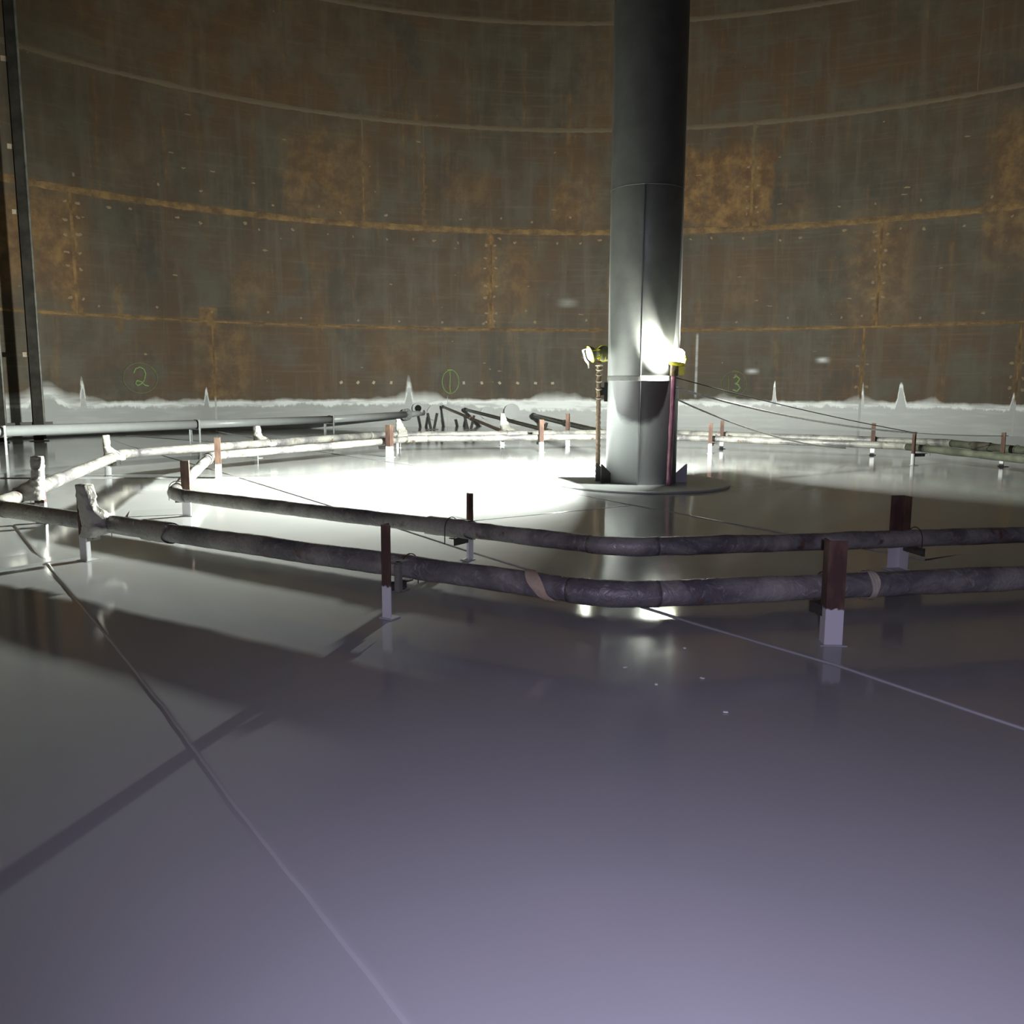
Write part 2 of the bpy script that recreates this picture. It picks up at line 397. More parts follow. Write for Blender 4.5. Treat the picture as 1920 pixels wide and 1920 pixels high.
# grinding scars of removed lugs beside the seams: raised dabs of metal, one mesh
SCARM = mat_plain('weld_scar', (0.26, 0.19, 0.11), .75)
bm = bmesh.new()
rs_ = random.Random(3)
def dab(a, z, w=.06, h=.05):
    M_ = basis(-(wp(a, z)-Vector((CX, CY, z))), wp(a, z, .004))
    k = 7; c = bm.verts.new(M_ @ Vector((0, 0, .012))); ring = []
    for i in range(k):
        t = 2*PI*i/k; q = rs_.uniform(.45, 1.35); ring.append(bm.verts.new(M_ @ Vector((w*q*math.cos(t), h*q*math.sin(t), 0))))
    for i in range(k): bm.faces.new((c, ring[i], ring[(i+1) % k]))
for aa, zs in ((-59.2, (6.55, 6.1, 5.65, 5.2, 4.75, 3.9)), (-17.4, (6.4, 6.0, 5.6, 5.0, 4.6, 4.0, 3.75)), (23.3, (6.4, 5.9, 5.4, 4.9, 4.4)), (22.2, (2.2, 1.45)), (36.3, (2.2, 1.8, 1.45)), (10.4, (8.9, 8.3, 7.6))):
    for z in zs:
        for s in (-1, 1): dab(aa+s*rs_.uniform(.42, .62), z+rs_.uniform(-.05, .05), rs_.uniform(.05, .085))
for a in range(-56, 38, 3): dab(a+rs_.uniform(-1, 1), 6.55+rs_.uniform(-.12, .1), rs_.uniform(.04, .085))
for a in range(-57, 38, 5):
    dab(a+rs_.uniform(-2, 2), 3.7+rs_.uniform(-.02, .15), rs_.uniform(.04, .06)); dab(a+rs_.uniform(-2, 2), 7.25+rs_.uniform(-.05, .2), rs_.uniform(.03, .06))
for i in range(46): dab(rs_.uniform(-60, 38), rs_.choice((rs_.uniform(4, 6.3), rs_.uniform(7.4, 10), rs_.uniform(1.8, 3.2))), rs_.uniform(.03, .12), rs_.uniform(.02, .035))
struct(obj('trim_%d' % tn, bm, SCARM)); tn += 1
# floor plate seams
FL = [([(-6.9, 8.95), (-5.93, 7.88), (-4.43, 6.27), (-3.46, 5.22), (-2.31, 3.96), (-1.54, 3.08), (-0.93, 2.41), (-0.54, 1.98), (0.3, 1.06)], .013, .008),
      ([(-5.0, 7.35), (-5.36, 6.73), (-6.9, 4.1)], .013, .012), ([(-5.98, 9.68), (-5.41, 10.0)], .014, .012),
      ([(-16.0, 24.6), (-12.56, 20.55), (-10.7, 18.5), (-7.02, 14.48), (-3.94, 10.98), (-2.57, 9.36), (-1.67, 8.3), (-0.81, 7.34), (-0.07, 6.45), (0.37, 5.95), (1.13, 5.16), (1.8, 4.3), (3.4, 2.3)], .012, .009),
      ([(-8.02, 20.33), (-3.29, 15.63), (-0.87, 12.73), (-0.12, 11.78), (0.4, 11.2), (1.19, 10.2), (2.6, 8.5)], .012, .009),
      ([(-1.92, 10.08), (-0.6, 11.27), (-0.14, 11.72)], .012, .007),
      ([(-14.92, 24.31), (-12.27, 22.88), (-9.4, 21.3)], .02, .014), ([(-14.1, 27.8), (-10.96, 24.1), (-8.5, 21.3)], .02, .014), ([(-10.41, 13.26), (-7.04, 13.95), (-5.0, 14.3)], .018, .012)]
for pts, ww, hh in FL:
    bm = bmesh.new(); P_ = []
    for i in range(len(pts)-1):
        P_ += dens((*pts[i], 0), (*pts[i+1], 0), .05)[:-1]
    P_.append(Vector((*pts[-1], 0))); rs = []
    mid = P_[len(P_)//2]; tm = (P_[-1]-P_[0]).normalized(); sm_ = Vector((tm.y, -tm.x, 0)); sg = 1 if sm_.dot(-mid) > 0 else -1
    prof = [(-.60, .06), (-.30, .5), (-.02, .97), (0, 1.0), (ww*.4, .85), (ww, .02)]   # overlapping plate: its free edge faces away from the tank centre
    for i, p in enumerate(P_):
        t = (P_[min(i+1, len(P_)-1)]-P_[max(0, i-1)]).normalized(); s_ = Vector((t.y, -t.x, 0))*sg
        j = .004*noise.noise(Vector((p.x*5, p.y*5, 0)))
        rs.append([bm.verts.new(p+s_*(q+(j if k > 1 else 0))+Vector((0, 0, h*hh))) for k, (q, h) in enumerate(prof)])
    for i in range(len(rs)-1):
        for k in range(5): bm.faces.new((rs[i][k], rs[i][k+1], rs[i+1][k+1], rs[i+1][k]))
    o = obj('trim_%d' % tn, bm, FLOORM); struct(o); tn += 1
    for f in o.data.polygons: f.use_smooth = abs(f.normal.z) > .95
    if o.data.polygons[0].normal.z < 0: o.data.flip_normals()

# ------------------------------------------------------------------ centre column
t = thing('tank_column', 'tall round grey steel column on a round plate at the tank centre', 'column', CC)
CR = .555
bm = bmesh.new(); lathe(bm, [(CR, .03), (CR, 4.5), (CR, 17.15)], 96)
obj('shaft', bm, COLM, t, True)
bm = bmesh.new(); torus(bm, CR, .006, Matrix.Translation((0, 0, 4.49)), seg=96); obj('girth_weld', bm, COLM, t, True)
bm = bmesh.new(); lathe(bm, [(CR+.001, 1.62), (CR+.005, 1.625), (CR+.005, 1.695), (CR+.001, 1.70)], 96)
o = obj('collar_band', bm, mat_plain('band_paint', (0.27, 0.27, 0.26), .35), t); o['label'] = 'pale band around the column'
bm = bmesh.new()
a = math.radians(-4.5)
for (z0, z1) in ((.03, 1.62), (1.70, 4.47)):
    M_ = Matrix.Rotation(a, 4, 'Z')
    box(bm, -.012, .012, -CR-.022, -CR+.01, z0, z1, M_, .004)
obj('vertical_seam', bm, COLM, t)
bm = bmesh.new(); lathe(bm, [(1.38, 0.0), (1.40, .004), (1.40, .03), (1.385, .038), (.02, .038), (0.0, .038)], 96)
o = obj('base_plate', bm, GREY, t); 
for aa in (86, 180, -78, -58):
    bm = bmesh.new(); M_ = Matrix.Rotation(math.radians(aa+90), 4, 'Z')
    r0, r1 = CR-.01, CR+.17
    vs = [(r0, .036), (r1, .036), (r1, .33), (r1-.02, .33), (r0, .18)]
    A = [bm.verts.new(M_ @ Vector((-x, -.008, z))) for x, z in vs]; B = [bm.verts.new(M_ @ Vector((-x, .008, z))) for x, z in vs]
    bm.faces.new(A); bm.faces.new(list(reversed(B)))
    for i in range(5): bm.faces.new((A[i], B[i], B[(i+1) % 5], A[(i+1) % 5]))
    obj('gusset', bm, DARK if aa < 0 else GREY, t)

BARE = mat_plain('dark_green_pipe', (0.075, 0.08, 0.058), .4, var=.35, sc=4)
# ------------------------------------------------------------------ coil rings
HP = .325
VI = [(-.13, 6.90), (-5.25, 9.38), (-7.29, 14.40), (-5.06, 19.61), (.13, 21.65), (5.25, 19.42), (7.29, 14.23), (5.02, 8.70)]
VO = [(-.15, 5.30), (-6.49, 8.10), (-9.02, 14.52), (-6.27, 20.85), (.16, 23.38), (6.49, 20.63), (9.02, 14.21), (6.15, 7.52)]
def coil(name, V, r, label):
    t = thing(name, label, 'pipe', (0, 0, 0), 0, 'octagonal coil rings')
    n = 8; seed = r*100
    def rf(p, th, d):
        q = noise.noise(Vector((p.x*2.2, p.y*2.2, th*.6+seed)))*.007 + noise.noise(Vector((p.x*9, p.y*9, th*1.5)))*.0035
        q += max(0, noise.noise(Vector((p.x*1.3, p.y*1.3, seed))))*.008
        return q
    c = .28
    for i in range(n):
        A = Vector((*V[i], HP)); B = Vector((*V[(i+1) % n], HP)); Pv = Vector((*V[i-1], HP))
        d1 = (B-A).normalized(); d0 = (A-Pv).normalized()
        near = A.y < 11 or B.y < 11
        bm = bmesh.new(); tube(bm, dens(A+d1*c, B-d1*c, .04 if near else .12), r, 24 if near else 14, rf=rf)
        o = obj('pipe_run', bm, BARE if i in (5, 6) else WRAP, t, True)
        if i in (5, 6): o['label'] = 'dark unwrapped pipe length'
        bm = bmesh.new(); a0 = A-d0*(c+.01); a1 = A+d1*(c+.01)
        tube(bm, [(a0*(1-s)**2+A*2*s*(1-s)+a1*s*s) for s in [k/14 for k in range(15)]], r+.003, 24, rf=rf)
        obj('elbow', bm, WRAP, t, True)
    return t
ti = coil('coil_ring', VI, .071, 'inner octagonal ring of plastic-wrapped pipe closest to the column')
to = coil('coil_ring', VO, .079, 'outer octagonal ring of plastic-wrapped pipe around the inner one')
def sleeve(V, i, f, L, r, mat, par, name, label=None, arc=(0, 2*PI), skew=0.0):
    A = Vector((*V[i], HP)); B = Vector((*V[(i+1) % 8], HP)); d = (B-A).normalized(); P0 = A+(B-A)*f
    a, b = frame_for(d); bm = bmesh.new(); R_ = []
    ns = 8; nk = 24
    for i2 in range(ns+1):
        row = []
        for k in range(nk+1):
            th = arc[0]+(arc[1]-arc[0])*k/nk
            ed = (1+.15*math.sin(th*3)) if i2 in (0, ns) else 1
            row.append(bm.verts.new(P0 + d*(L*(i2/ns-.5)*ed+skew*(th-arc[0])) + (a*math.cos(th)+b*math.sin(th))*(r+.002*math.sin(i2*2.1+k*.8))))
        R_.append(row)
    for i2 in range(ns):
        for k in range(nk): bm.faces.new((R_[i2][k], R_[i2][k+1], R_[i2+1][k+1], R_[i2+1][k]))
    o = obj(name, bm, mat, par, True)
    if label: o['label'] = label
sleeve(VO, 0, .085, .10, .092, CREAM, to, 'tape_scrap', 'torn cream scrap of masking tape', (PI*.45, PI*1.3), -.07)
sleeve(VO, 7, .745, .055, .094, PALE, to, 'tape_band', 'pale cream band beside the post')
sleeve(VO, 7, .45, .5, .091, WRAP, to, 'film_sleeve')
sleeve(VO, 0, .62, .35, .091, WRAP, to, 'film_sleeve')
sleeve(VO, 5, .17, .5, .094, DARKPIPE, to, 'coupling', 'dark pipe coupling')
sleeve(VI, 0, .3, .5, .083, WRAP, ti, 'film_sleeve')
sleeve(VI, 1, .85, .08, .085, PALE, ti, 'tape_band')

# ------------------------------------------------------------------ supports
def support(x, y, h, side, ring, label, size=.085, wrap=None, flip=1, group='angle posts carrying the coil rings', rot=0.0):
    """side: octagon side index, ring: vertex list; local +y points to the pipe"""
    A = Vector((*ring[side % 8], 0)); B = Vector((*ring[(side+1) % 8], 0)); d = (B-A).normalized(); P0 = Vector((x, y, 0))
    q = A + d*((P0-A).dot(d)); toward = (q-P0); dist = toward.length
    ang = math.atan2(toward.y, toward.x) - PI/2
    t = thing('pipe_support', label, 'pipe support', P0, ang, group)
    s = size/2; k = .010
    bm = bmesh.new()
    if rot: MR = Matrix.Rotation(rot, 4, 'Z')
    else: MR = None
    # L-section upright
    sec = [(-s, -s), (s, -s), (s, -s+k), (-s+k, -s+k), (-s+k, s), (-s, s)]
    if flip < 0: sec = [(-a, b) for a, b in reversed(sec)]
    off = -0.0
    R_ = []
    for zz in (0.008, h*.5, h-.004, h):
        sh = .002 if zz == h else 0
        R_.append([bm.verts.new(((MR @ Vector((a, b+off, zz))) if MR else Vector((a, b+off, zz)))) for a, b in sec])
    for i in range(3):
        for j in range(6): bm.faces.new((R_[i][j], R_[i][(j+1) % 6], R_[i+1][(j+1) % 6], R_[i+1][j]))
    bm.faces.new(R_[-1]); bm.faces.new(list(reversed(R_[0])))
    obj('upright', bm, POST, t)
    bm = bmesh.new(); box(bm, -s*1.5, s*1.5, -s*1.4, s*1.4, 0.0, .010, MR, .003); obj('base_plate', bm, GREY, t)
    r = .086
    yb = dist + .02
    bm = bmesh.new()
    box(bm, -s*.9, s*.9, s*.3 if dist > .2 else 0, yb, HP-r-.012, HP-r-.003); box(bm, -s*.9, -s*.9+k, 0, yb, HP-r-.07, HP-r-.01)
    obj('saddle_bracket', bm, DARK, t)
    bm = bmesh.new()
    M_ = Matrix.Translation((s*.55*flip, dist, HP)) @ Matrix.Rotation(PI/2, 4, 'Y') @ Matrix.Rotation(PI/2, 4, 'Z')
    pts = [Vector((s*.55*flip, dist+(r+.008)*math.cos(th), HP+(r+.008)*math.sin(th))) for th in [PI*i/16 for i in range(17)]]
    pts = [Vector((pts[0].x, pts[0].y, HP-r-.05))]+pts+[Vector((pts[0].x, pts[-1].y, HP-r-.05))]
    tube(bm, pts, .0045, 8); obj('u_bolt', bm, DARK, t)
    if wrap:
        # bag pulled over the post top and down onto the pipe
        lean, low, mat, wid = wrap
        bm = bmesh.new(); R_ = []; nz = 26; nk = 28
        for i in range(nz+1):
            f = i/nz; zz = h+.012 - (h+.012-low)*f
            tt = max(0, min(1, (h-zz)/(h-HP)))
            low_ = 1 if zz > HP-.03 else max(.25, 1-(HP-.03-zz)/.09); wx = s*1.18+abs(lean)*tt*low_+wid*.25*tt*low_; cx = lean*tt*low_
            wy = s*1.22+(dist*.5+.05)*max(0, (tt-.55)/.45)*(1 if zz > HP-.09 else .1); cyy = wy-s*1.22
            row = []
            for k2 in range(nk):
                th = 2*PI*k2/nk
                c_, s_ = math.cos(th), math.sin(th)
                e = .45 if tt < .3 else .7
                px = cx+wx*math.copysign(abs(c_)**e, c_); py = cyy+wy*math.copysign(abs(s_)**e, s_)
                nn = noise.noise(Vector((px*16+x, py*16, zz*26+px*22)))*.024
                nn += noise.noise(Vector((px*30, py*30+y, zz*60-px*40)))*.014
                if i in (0,): nn *= .3
                row.append(bm.verts.new((px*(1+nn*6), py*(1+nn*6), zz+nn*.5)))
            R_.append(row)
        for i in range(nz):
            for k2 in range(nk): bm.faces.new((R_[i][k2], R_[i][(k2+1) % nk], R_[i+1][(k2+1) % nk], R_[i+1][k2]))
        bm.faces.new(R_[0])
        o = obj('plastic_wrap', bm, mat, t, True); o['label'] = 'crumpled plastic bag pulled over the post'
    return t
support(1.19, 5.60, .655, 7, VO, 'thick rust-red angle post before the outer ring, right foreground', .11, rot=-.25)
tt = support(-1.67, 5.76, .65, 0, VO, 'rusty angle post with side bracket before the outer ring, left of centre', .075)
bm = bmesh.new(); box(bm, .055, .10, -.02, .02, .19, .40, None, .004); box(bm, .03, .10, -.02, .10, .385, .40); box(bm, .03, .10, -.02, .10, .19, .20); obj('side_bracket', bm, BRKT_LITEDGE, tt)
support(-4.88, 7.25, .675, 0, VO, 'bag-wrapped post at the left end of the near outer ring side', .10, wrap=(.075, .215, FILM, .05))
support(-6.67, 9.10, .745, 1, VO, 'post with scorched cloth wrap on the outer ring left edge', .10, wrap=(-.06, .28, FILM, .06))
support(-8.90, 13.90, .68, 1, VO, 'bag-wrapped post at the outer ring left corner, looped bag top', .09, wrap=(-.05, .27, FILM, .04))
support(-7.95, 17.75, .66, 2, VO, 'bag-wrapped post behind the far left side of the outer ring', .10, wrap=(-.04, .27, FILM, .04), flip=-1)
support(-5.85, 21.15, .69, 3, VO, 'small bag-wrapped post behind the tallest pale inner post', .09, wrap=(-.09, .27, FILM, .06))
support(-3.52, 22.60, .80, 3, VO, 'tall bag-wrapped post behind the far ring, near the feed pipes', .09, wrap=(-.10, .27, FILM, .08))
support(-1.86, 22.75, .81, 3, VO, 'thin faint post of the outer ring just left of the column', .09)
support(1.95, 22.35, .69, 4, VO, 'second thin post right of the column, standing behind its neighbour', .09)
support(5.15, 21.05, .72, 4, VO, 'pale-footed post of the far outer ring, half way to the right', .09)
support(7.00, 18.60, .66, 5, VO, 'rust-dark post carrying the outer ring at the right edge', .10)
support(-5.35, 9.90, .665, 1, VI, 'angle post with dark flange beside the left corner of the inner ring', .095)
support(-6.93, 13.92, .675, 1, VI, 'cream-topped angle post before the inner ring, far left corner', .095)
support(-5.30, 18.45, .69, 2, VI, 'bright angle post inside the far left part of the inner ring', .12)
support(-2.28, 20.45, .75, 3, VI, 'bright post of the far inner ring, first left of the column', .10)
support(-1.53, 7.82, .61, 0, VI, 'black-topped post behind the near side of the inner ring', .07)
support(2.22, 8.00, .645, 7, VI, 'dark red post rising behind the near inner ring on the right', .12)
support(1.56, 20.75, .70, 4, VI, 'front one of the two thin posts right of the column', .09)
CP = support(5.33, 18.55, .655, 5, VI, 'dark post at which the cords from the column end', .085)

# ------------------------------------------------------------------ grey supply line on the left
a0, a1 = Vector((-16.6, 11.2, .55)), Vector((-13.73, 17.62, .50))
b1 = Vector((-11.7, 22.3, .455)); c1 = Vector((-9.72, 27.1, .41)); e1 = Vector((-8.05, 31.05, .46))
t = thing('supply_pipe', 'long grey-painted pipe running from left edge to the far shell', 'pipe', (0, 0, 0))
bm = bmesh.new(); tube(bm, [a0, a1, b1], .118, 28); obj('pipe_run', bm, GREY, t, True)
bm = bmesh.new(); tube(bm, [b1+(c1-b1)*.008, c1], .113, 28); obj('pipe_run', bm, GREY, t, True)
bm = bmesh.new(); tube(bm, [c1, c1.lerp(e1, .9)], .113, 28); obj('pipe_run', bm, GREY, t, True)
for P_, d_ in ((b1, c1-b1), (c1, e1-c1)):
    bm = bmesh.new(); d_ = d_.normalized(); tube(bm, [P_-d_*.02, P_+d_*.02], .128, 28); obj('weld_ring', bm, DARK, t, True)
d_ = (e1-c1).normalized(); fp = c1.lerp(e1, .9)
bm = bmesh.new(); tube(bm, [fp, fp+d_*.06], .20, 28); tube(bm, [fp+d_*.075, fp+d_*.135], .20, 28); obj('flange', bm, GREY, t)
bm = bmesh.new()
for k in range(8):
    a_, b_ = frame_for(d_); q = (a_*math.cos(k*PI/4)+b_*math.sin(k*PI/4))*.165
    tube(bm, [fp+q-d_*.03, fp+q+d_*.165], .012, 6)
obj('bolt', bm, DARK, t)
bm = bmesh.new(); tube(bm, [fp+d_*.13, wp(-24.9, .50, .03)], .10, 20); obj('shell_nozzle', bm, GREY, t, True)
for (P_, label, w2, l) in ((a1, 'grey goal-post support at the left picture edge', .0, 1), (b1, 'grey goal-post support with crossbar under the first pipe joint', .15, 1), (c1, 'small grey goal-post support under the far pipe joint', .15, 1)):
    d_ = (e1-a0); d_.z = 0; rzz = math.atan2(d_.y, d_.x)-PI/2
    s_ = thing('pipe_trestle', label, 'pipe support', (P_.x, P_.y, 0), rzz, 'grey trestles under the supply pipe')
    for sx in (-1, 1):
        bm = bmesh.new(); hz = P_.z+.13 if sx > 0 else P_.z-.125
        box(bm, sx*.17-.028, sx*.17+.028, -.006, .006, 0, hz); box(bm, sx*.17+.022*sx, sx*.17+.028*sx, -.05, .006, 0, hz)
        obj('leg', bm, mat_plain('light_grey_paint', (0.5, 0.52, 0.53), .4) if sx > 0 and P_ is a1 else GREY, s_)
    bm = bmesh.new(); box(bm, -.20, .20, -.03, .03, P_.z-.135, P_.z-.12); obj('crossbar', bm, GREY, s_)

# ------------------------------------------------------------------ feed pipes and nozzles near the far shell
def feed(pa, pb, r, mat, label, stub=None):
    t = thing('feed_pipe', label, 'pipe', (0, 0, 0), 0, 'feed pipes between shell and coils')
    pa, pb = Vector(pa), Vector(pb); d_ = (pb-pa).normalized()
    bm = bmesh.new(); tube(bm, dens(pa, pb, .3), r, 14); obj('pipe_run', bm, mat, t, True)
    bm = bmesh.new(); tube(bm, [pa-d_*.02, pa+d_*.22], r*1.25, 16); obj('end_fitting', bm, DARK, t, True)
    bm = bmesh.new(); mid = pa.lerp(pb, .55); tube(bm, [mid-d_*.08, mid+d_*.08], r*1.35, 14); obj('coupling', bm, mat, t, True)
    return t
feed((-7.0, 31.2, .72), (-3.45, 22.30, .36), .045, RUSTPIPE, 'rusty feed pipe sloping from shell to coil, leftmost of three')
feed((-6.25, 31.5, .62), (-2.30, 22.75, .36), .055, DARKPIPE, 'dark feed pipe sloping from shell to coil, middle of three')
feed((-3.85, 31.9, .42), (-1.02, 23.2, .33), .075, DARKPIPE, 'thick dark feed pipe ending behind the column, rightmost of three')
def vstand(x, y, label, z):
    t = thing('pipe_stand', label, 'pipe support', (x, y, 0), .3, 'dark stands under the feed pipes')
    for sx in (-1, 1):
        bm = bmesh.new(); tube(bm, [(sx*.05, 0, 0), (sx*.16, 0, z)], .045, 8); obj('leg', bm, DARK, t)
    bm = bmesh.new(); box(bm, -.2, .2, -.05, .05, 0, .02); obj('base_plate', bm, DARK, t)
    return t
vstand(-7.0, 29.6, 'dark V-shaped stand left of the rusty feed pipe', .55)
vstand(-5.75, 29.7, 'dark stand under the middle feed pipe', .48)
vstand(-3.3, 29.9, 'low dark stand under the thick feed pipe', .25)
def nozzle(deg, z, r, L, label, dark=False):
    t = thing('shell_nozzle', label, 'nozzle', wp(deg, z), 0, 'short nozzles on the shell foot')
    n_ = Vector((CX, CY, z))-wp(deg, z); n_.normalize(); M_ = basis(n_, (0, 0, 0))
    bm = bmesh.new(); lathe(bm, [(r, .012), (r, L-.03)], 24, M_); obj('neck', bm, GREY, t, True)
    bm = bmesh.new(); lathe(bm, [(r*1.0, L-.05), (r*1.35, L-.05), (r*1.35, L-.01), (r*.8, L-.01), (r*.8, L-.02)], 24, M_); obj('rim', bm, GREY, t)
    if dark:
        bm = bmesh.new(); lathe(bm, [(r*.8, L-.018), (r*.8, L-.012)], 24, M_); obj('bore_shade', bm, BLK, t)  # black disc painted in for the shade inside the open nozzle
nozzle(-25.6, .66, .15, .22, 'dark open nozzle above the end of the grey supply pipe', True)
nozzle(-17.9, .48, .17, .15, 'small round grey nozzle between the feed pipes')
nozzle(-15.2, .55, .21, .55, 'large grey nozzle stub right of the feed pipes')
nozzle(-23.7, .50, .20, .12, 'bright round nozzle cap beside the pipe flange')
# stud row
for i, a in enumerate([-33.8, -32.0, -30.3, -28.4, -20.4, -18.4, -16.4, -14.4, -12.4, -10.5]):
    bm = bmesh.new(); n_ = (Vector((CX, CY, 1.55))-wp(a, 1.55)).normalized(); M_ = basis(n_, (0, 0, 0)) @ Matrix.Rotation(.5+i*.3, 4, 'Z')
    box(bm, -.055, .055, -.045, .045, 0, .03, M_, .006)
    o = obj('wall_lug', bm, STUD); o.location = wp(a, 1.56)
    tag(o, 'small pale square lug in the row low on the shell', 'lug', 'row of lugs on the shell foot')
# chalk numbers
def stroke(bm, c, pts, w=.016, off=.0):
    deg, z0 = c
    P_ = []
    for i in range(len(pts)-1):
        for k in range(6):
            f = k/6; P_.append((pts[i][0]*(1-f)+pts[i+1][0]*f, pts[i][1]*(1-f)+pts[i+1][1]*f))
    P_.append(pts[-1])
    tube(bm, [wp(deg+math.degrees(x/RAD), z0+z, w+.002) for x, z in P_], w, 6)
def circ(rx_, rz_, n=28, a0=.3, over=.5, drift=.03):
    return [((rx_+drift*i/n)*math.cos(a0+(2*PI+over)*i/n), (rz_+drift*i/n)*math.sin(a0+(2*PI+over)*i/n)) for i in range(n+1)]
t = thing('chalk_number', 'green chalk number 2 in a circle on the left of the shell', 'marking', (0, 0, 0), 0, 'chalked course numbers')
bm = bmesh.new(); stroke(bm, (-53.95, 1.68), circ(.50, .44), .014); obj('ring', bm, CHALK2, t)
bm = bmesh.new(); stroke(bm, (-53.95, 1.70), [(-.20, .12), (-.13, .25), (0, .30), (.12, .24), (.17, .10), (.12, -.08), (.02, -.2), (-.10, -.25), (-.16, -.18), (-.10, -.10), (.02, -.14), (.12, -.24), (.24, -.26)], .022); obj('digit', bm, CHALK, t)
t = thing('chalk_number', 'green chalk number 1 in a circle, left of the column', 'marking', (0, 0, 0), 0, 'chalked course numbers')
bm = bmesh.new(); stroke(bm, (-21.9, 1.60), circ(.29, .40, a0=1.4), .016); obj('ring', bm, CHALK, t)
bm = bmesh.new(); stroke(bm, (-21.9, 1.60), [(-.02, .36), (.0, .2), (-.02, -.2), (.0, -.38)], .02); obj('digit', bm, CHALK, t)
t = thing('chalk_number', 'faded green chalk number 13 in a circle, right of the column', 'marking', (0, 0, 0), 0, 'chalked course numbers')
bm = bmesh.new(); stroke(bm, (9.3, 1.56), circ(.43, .43, a0=1.2), .018); obj('ring', bm, CHALK2, t)
bm = bmesh.new(); stroke(bm, (9.3, 1.56), [(-.18, .26), (-.17, -.22)], .03); obj('digit', bm, CHALK2, t)
bm = bmesh.new(); stroke(bm, (9.3, 1.56), [(-.02, .2), (.08, .28), (.2, .18), (.12, .04), (.04, .02), (.16, -.03), (.22, -.14), (.12, -.26), (-.02, -.2)], .028); obj('digit', bm, CHALK, t)

# ------------------------------------------------------------------ tall legs at the left edge
def leg(deg, off, label, mat_a, w_, lit=None):
    P_ = wp(deg, 0)*off; n_ = -P_; rzz = math.atan2(n_.y, n_.x)-PI/2+.12
    t = thing('steel_leg', label, 'post', P_, rzz, 'tall steel legs beside the shell')
    bm = bmesh.new(); s = w_/2
    sec = [(-s, -s), (s, -s), (s, -s+.02), (.012, -s+.02), (.012, s-.02), (s, s-.02), (s, s), (-s, s), (-s, s-.02), (-.012, s-.02), (-.012, -s+.02), (-s, -s+.02)]
    A = [bm.verts.new((a, b, .02)) for a, b in sec]; B = [bm.verts.new((a, b, 17.1)) for a, b in sec]
    for i in range(12): bm.faces.new((A[i], A[(i+1) % 12], B[(i+1) % 12], B[i]))
    bm.faces.new(list(reversed(A))); bm.faces.new(B)
    obj('beam', bm, mat_a, t)
    bm = bmesh.new(); box(bm, -s*2, s*2, -s*2, s*2, 0, .025); obj('foot_plate', bm, GREY, t)
    if lit:
        bm = bmesh.new(); tube(bm, dens((-s-.03, s+.0, .05), (-s-.03, s+.0, 17.0), .6), .032, 10)
        obj('lit_edge_strip', bm, lit, t, True)  # added paler strip standing in for the lit flange edge of the beam
        for z in (2.2, 5.8, 7.4, 9.5, 11.4):
            bm = bmesh.new(); box(bm, s, s+.13, -.03, .03, z, z+.12); obj('clip', bm, STUD, t)
    bm = bmesh.new(); box(bm, -s-.25, s+.3, -.05, .03, .38, .5); obj('bracket', bm, DARK, t)
    return t
leg(-63.25, .955, 'tall dark steel leg with pale lit edge near the left picture edge', LEGM, .22, BRKT_LITEDGE)
leg(-66.35, .955, 'dark leg cut off by the left picture edge, low part visible', LEGM, .17, BRKT_LITEDGE)

# ------------------------------------------------------------------ work lamps
def lamp_head(t, k, r=.115):
    h = HEADS[k]; n_ = Vector(h['n']).normalized(); M_ = basis(n_, h['p'])
    bm = bmesh.new(); lathe(bm, [(0.0, -.075), (r*.55, -.07), (r*.8, -.045), (r, -.01), (r*1.02, .018), (r*.93, .02), (r*.93, .012)], 32, M_)
    hd = obj('lamp_head', bm, HOUS, t, True)
    bm = bmesh.new(); lathe(bm, [(r*.93, .013), (r*.93, .035), (r*.80, .055), (r*.45, .064), (0.0, .066)], 32, M_)
    d = obj('diffuser', bm, GLOW, hd, True); d['label'] = 'glowing white diffuser'
    bm = bmesh.new(); torus(bm, r*1.12, .010, M_ @ Matrix.Translation((0, 0, .02)))
    for q in range(3):
        th = 2*PI*q/3+.4; tube(bm, [M_ @ Vector((r*1.12*math.cos(th), r*1.12*math.sin(th), .02)), M_ @ Vector((r*.7*math.cos(th), r*.7*math.sin(th), -.08))], .008, 6)
    obj('guard_ring', bm, YEL, hd, True)
    return M_
t = thing('work_light', 'yellow work light pair on a taped pole left of the column', 'work light', (-.68, 14.28, 0), 0, 'work lights beside the column')
t2 = t
def rel(o, par):    # parts were modelled in world space
    pass
for ob in (): pass
def W(parent):      # keep world placement for children of a located empty
    for c in list(parent.children): c.matrix_parent_inverse = parent.matrix_basis.inverted()
M1 = lamp_head(t, 'left_front'); lamp_head(t, 'left_back')
bm = bmesh.new(); tube(bm, dens((-.68, 14.28, .0), (-.69, 14.28, 1.93), .04), .036, 12, rf=lambda p, th, d: .006*math.sin(d*70+th)+.004*noise.noise(Vector((d*20, th, 0))))
obj('pole', bm, WOODP, t, True)
bm = bmesh.new(); torus(bm, .05, .012, Matrix.Translation((-.685, 14.28, 1.86)))
for z in (1.8, 1.72, 1.62, 1.5, 1.36): torus(bm, .044, .009, Matrix.Translation((-.685, 14.28, z)) @ Matrix.Rotation(.4, 4, 'X'))
obj('tape_binding', bm, PALE, t, True)
bm = bmesh.new(); tube(bm, [(-.69, 14.28, 1.92), (-.69, 14.28, 1.99), (-.74, 14.22, 2.02)], .016, 8); tube(bm, [(-.69, 14.28, 1.97), (-.64, 14.36, 2.05)], .016, 8); obj('yoke', bm, YEL, t)
bm = bmesh.new(); tube(bm, [M1 @ Vector(q) for q in ((0, .10, .04), (.0, .095, .125), (.0, -.06, .13), (0, -.14, .10), (0.0, -.20, .11))], .014, 8)
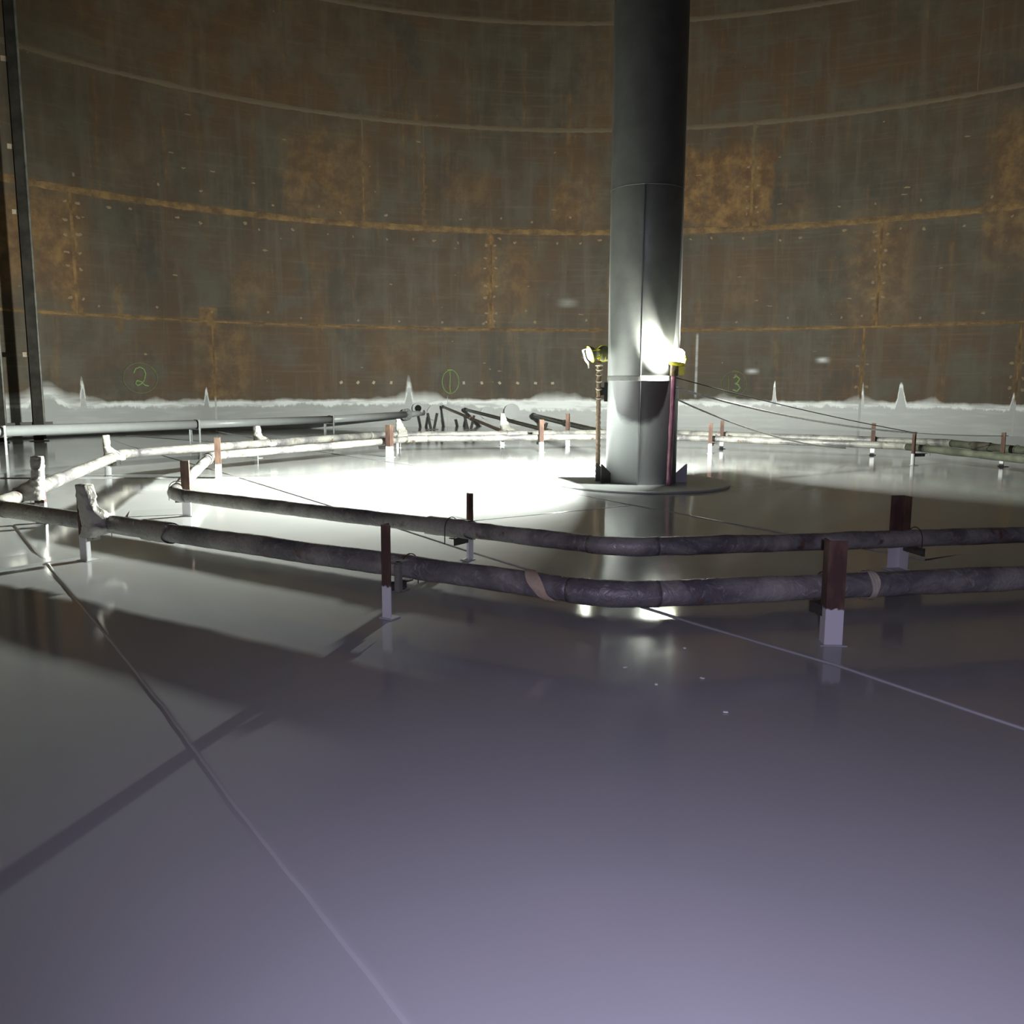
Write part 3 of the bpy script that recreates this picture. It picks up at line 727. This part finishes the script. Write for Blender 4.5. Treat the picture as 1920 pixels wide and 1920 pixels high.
o = obj('handle', bm, mat_emit('translucent_handle', LC, .0, (.75, .75, .6)), t, True)
bm = bmesh.new(); box(bm, -.70, -.58, 14.27, 14.30, 1.40, 1.52); box(bm, -.60, -.545, 14.24, 14.33, 1.30, 1.60); obj('clamp', bm, BLK, t)
W(t)
t = thing('work_light', 'glaring work light pair on a pink pole right of the column', 'work light', (.46, 13.85, 0), 0, 'work lights beside the column')
bm = bmesh.new(); M2 = Matrix.Translation((.485, 13.868, 1.88)) @ Matrix.Rotation(.12, 4, 'Y')
lathe(bm, [(0, 0), (.10, 0), (.118, .03), (.118, .13), (.10, .19), (.06, .225), (0.0, .235)], 32, M2)
o = obj('lamp_hood', bm, GLOW2, t, True); o['label'] = 'glowing dome-shaped lamp hood'
bm = bmesh.new(); lathe(bm, [(.0, -.03), (.09, -.03), (.115, 0.0), (.122, .022), (.115, .03)], 32, M2); obj('lamp_base', bm, YEL, t, True)
bm = bmesh.new()
for q in range(4): torus(bm, .124, .006, M2 @ Matrix.Translation((0, 0, .08)) @ Matrix.Rotation(q*PI/4, 4, 'Z') @ Matrix.Rotation(PI/2, 4, 'X'), 0, PI, 20)
obj('guard_wires', bm, YEL, t, True)
bm = bmesh.new(); tube(bm, dens((.425, 13.83, .038), (.46, 13.85, 1.72), .05), .040, 14, rf=lambda p, th, d: .005*noise.noise(Vector((d*5, th*1.2, 4)))+.003*noise.noise(Vector((d*25, th, 0))))
obj('pole', bm, PINK, t, True)
bm = bmesh.new(); tube(bm, [(.46, 13.85, 1.70), (.465, 13.85, 1.86)], .06, 12); obj('socket_block', bm, WOODP, t)
bm = bmesh.new(); tube(bm, [(.465, 13.85, 1.80), (.60, 13.88, 1.84), (.63, 13.89, 1.95), (.60, 13.88, 2.05)], .014, 8); obj('yoke', bm, YEL, t)
bm = bmesh.new(); box(bm, .53, .62, 13.77, 13.83, 1.71, 1.84, None, .01); o = obj('battery_pack', bm, YEL, t)
W(t)

# ------------------------------------------------------------------ cords from the right pole to the dark post
def cord(pts_sag, r, mat, label, nm='cord'):
    bm = bmesh.new(); tube(bm, pts_sag, r, 8); o = obj(nm, bm, mat, None, True)
    tag(o, label, 'cord', 'cords strung right of the column'); return o
E_ = Vector((5.33, 18.50, .64))
cord(sag((.50, 13.85, 1.67), E_, .05), .008, BLKROPE, 'thin dark cord, uppermost of the three from the pink pole')
cord(sag((.49, 13.87, 1.52), E_, .12), .017, ROPE, 'bright white cord under the dark one, ending at the dark post')
cord(sag((.49, 13.87, 1.36), (4.4, 20.3, .20), .16), .013, ROPE, 'lowest white cord, sagging from the pink pole to the floor pipe')
cord(sag(E_, (7.05, 18.60, .60), .02, 10), .006, BLKROPE, 'short dark cord tied between the two right-hand posts')

for i, (x, y) in enumerate([(.11, 4.66), (.36, 4.80), (.44, 4.30), (-.06, 4.92), (.29, 5.35)]):
    bm = bmesh.new(); box(bm, -.008, .008, -.012, .012, 0, .004, Matrix.Rotation(i*.8, 4, 'Z'), .001)
    o = obj('white_fleck', bm, ROPE); o.location = (x, y, 0.003)  # small white chip set on the floor
    tag(o, 'tiny white fleck lying on the glossy floor in front of the rings', 'fleck', 'white flecks on the floor')
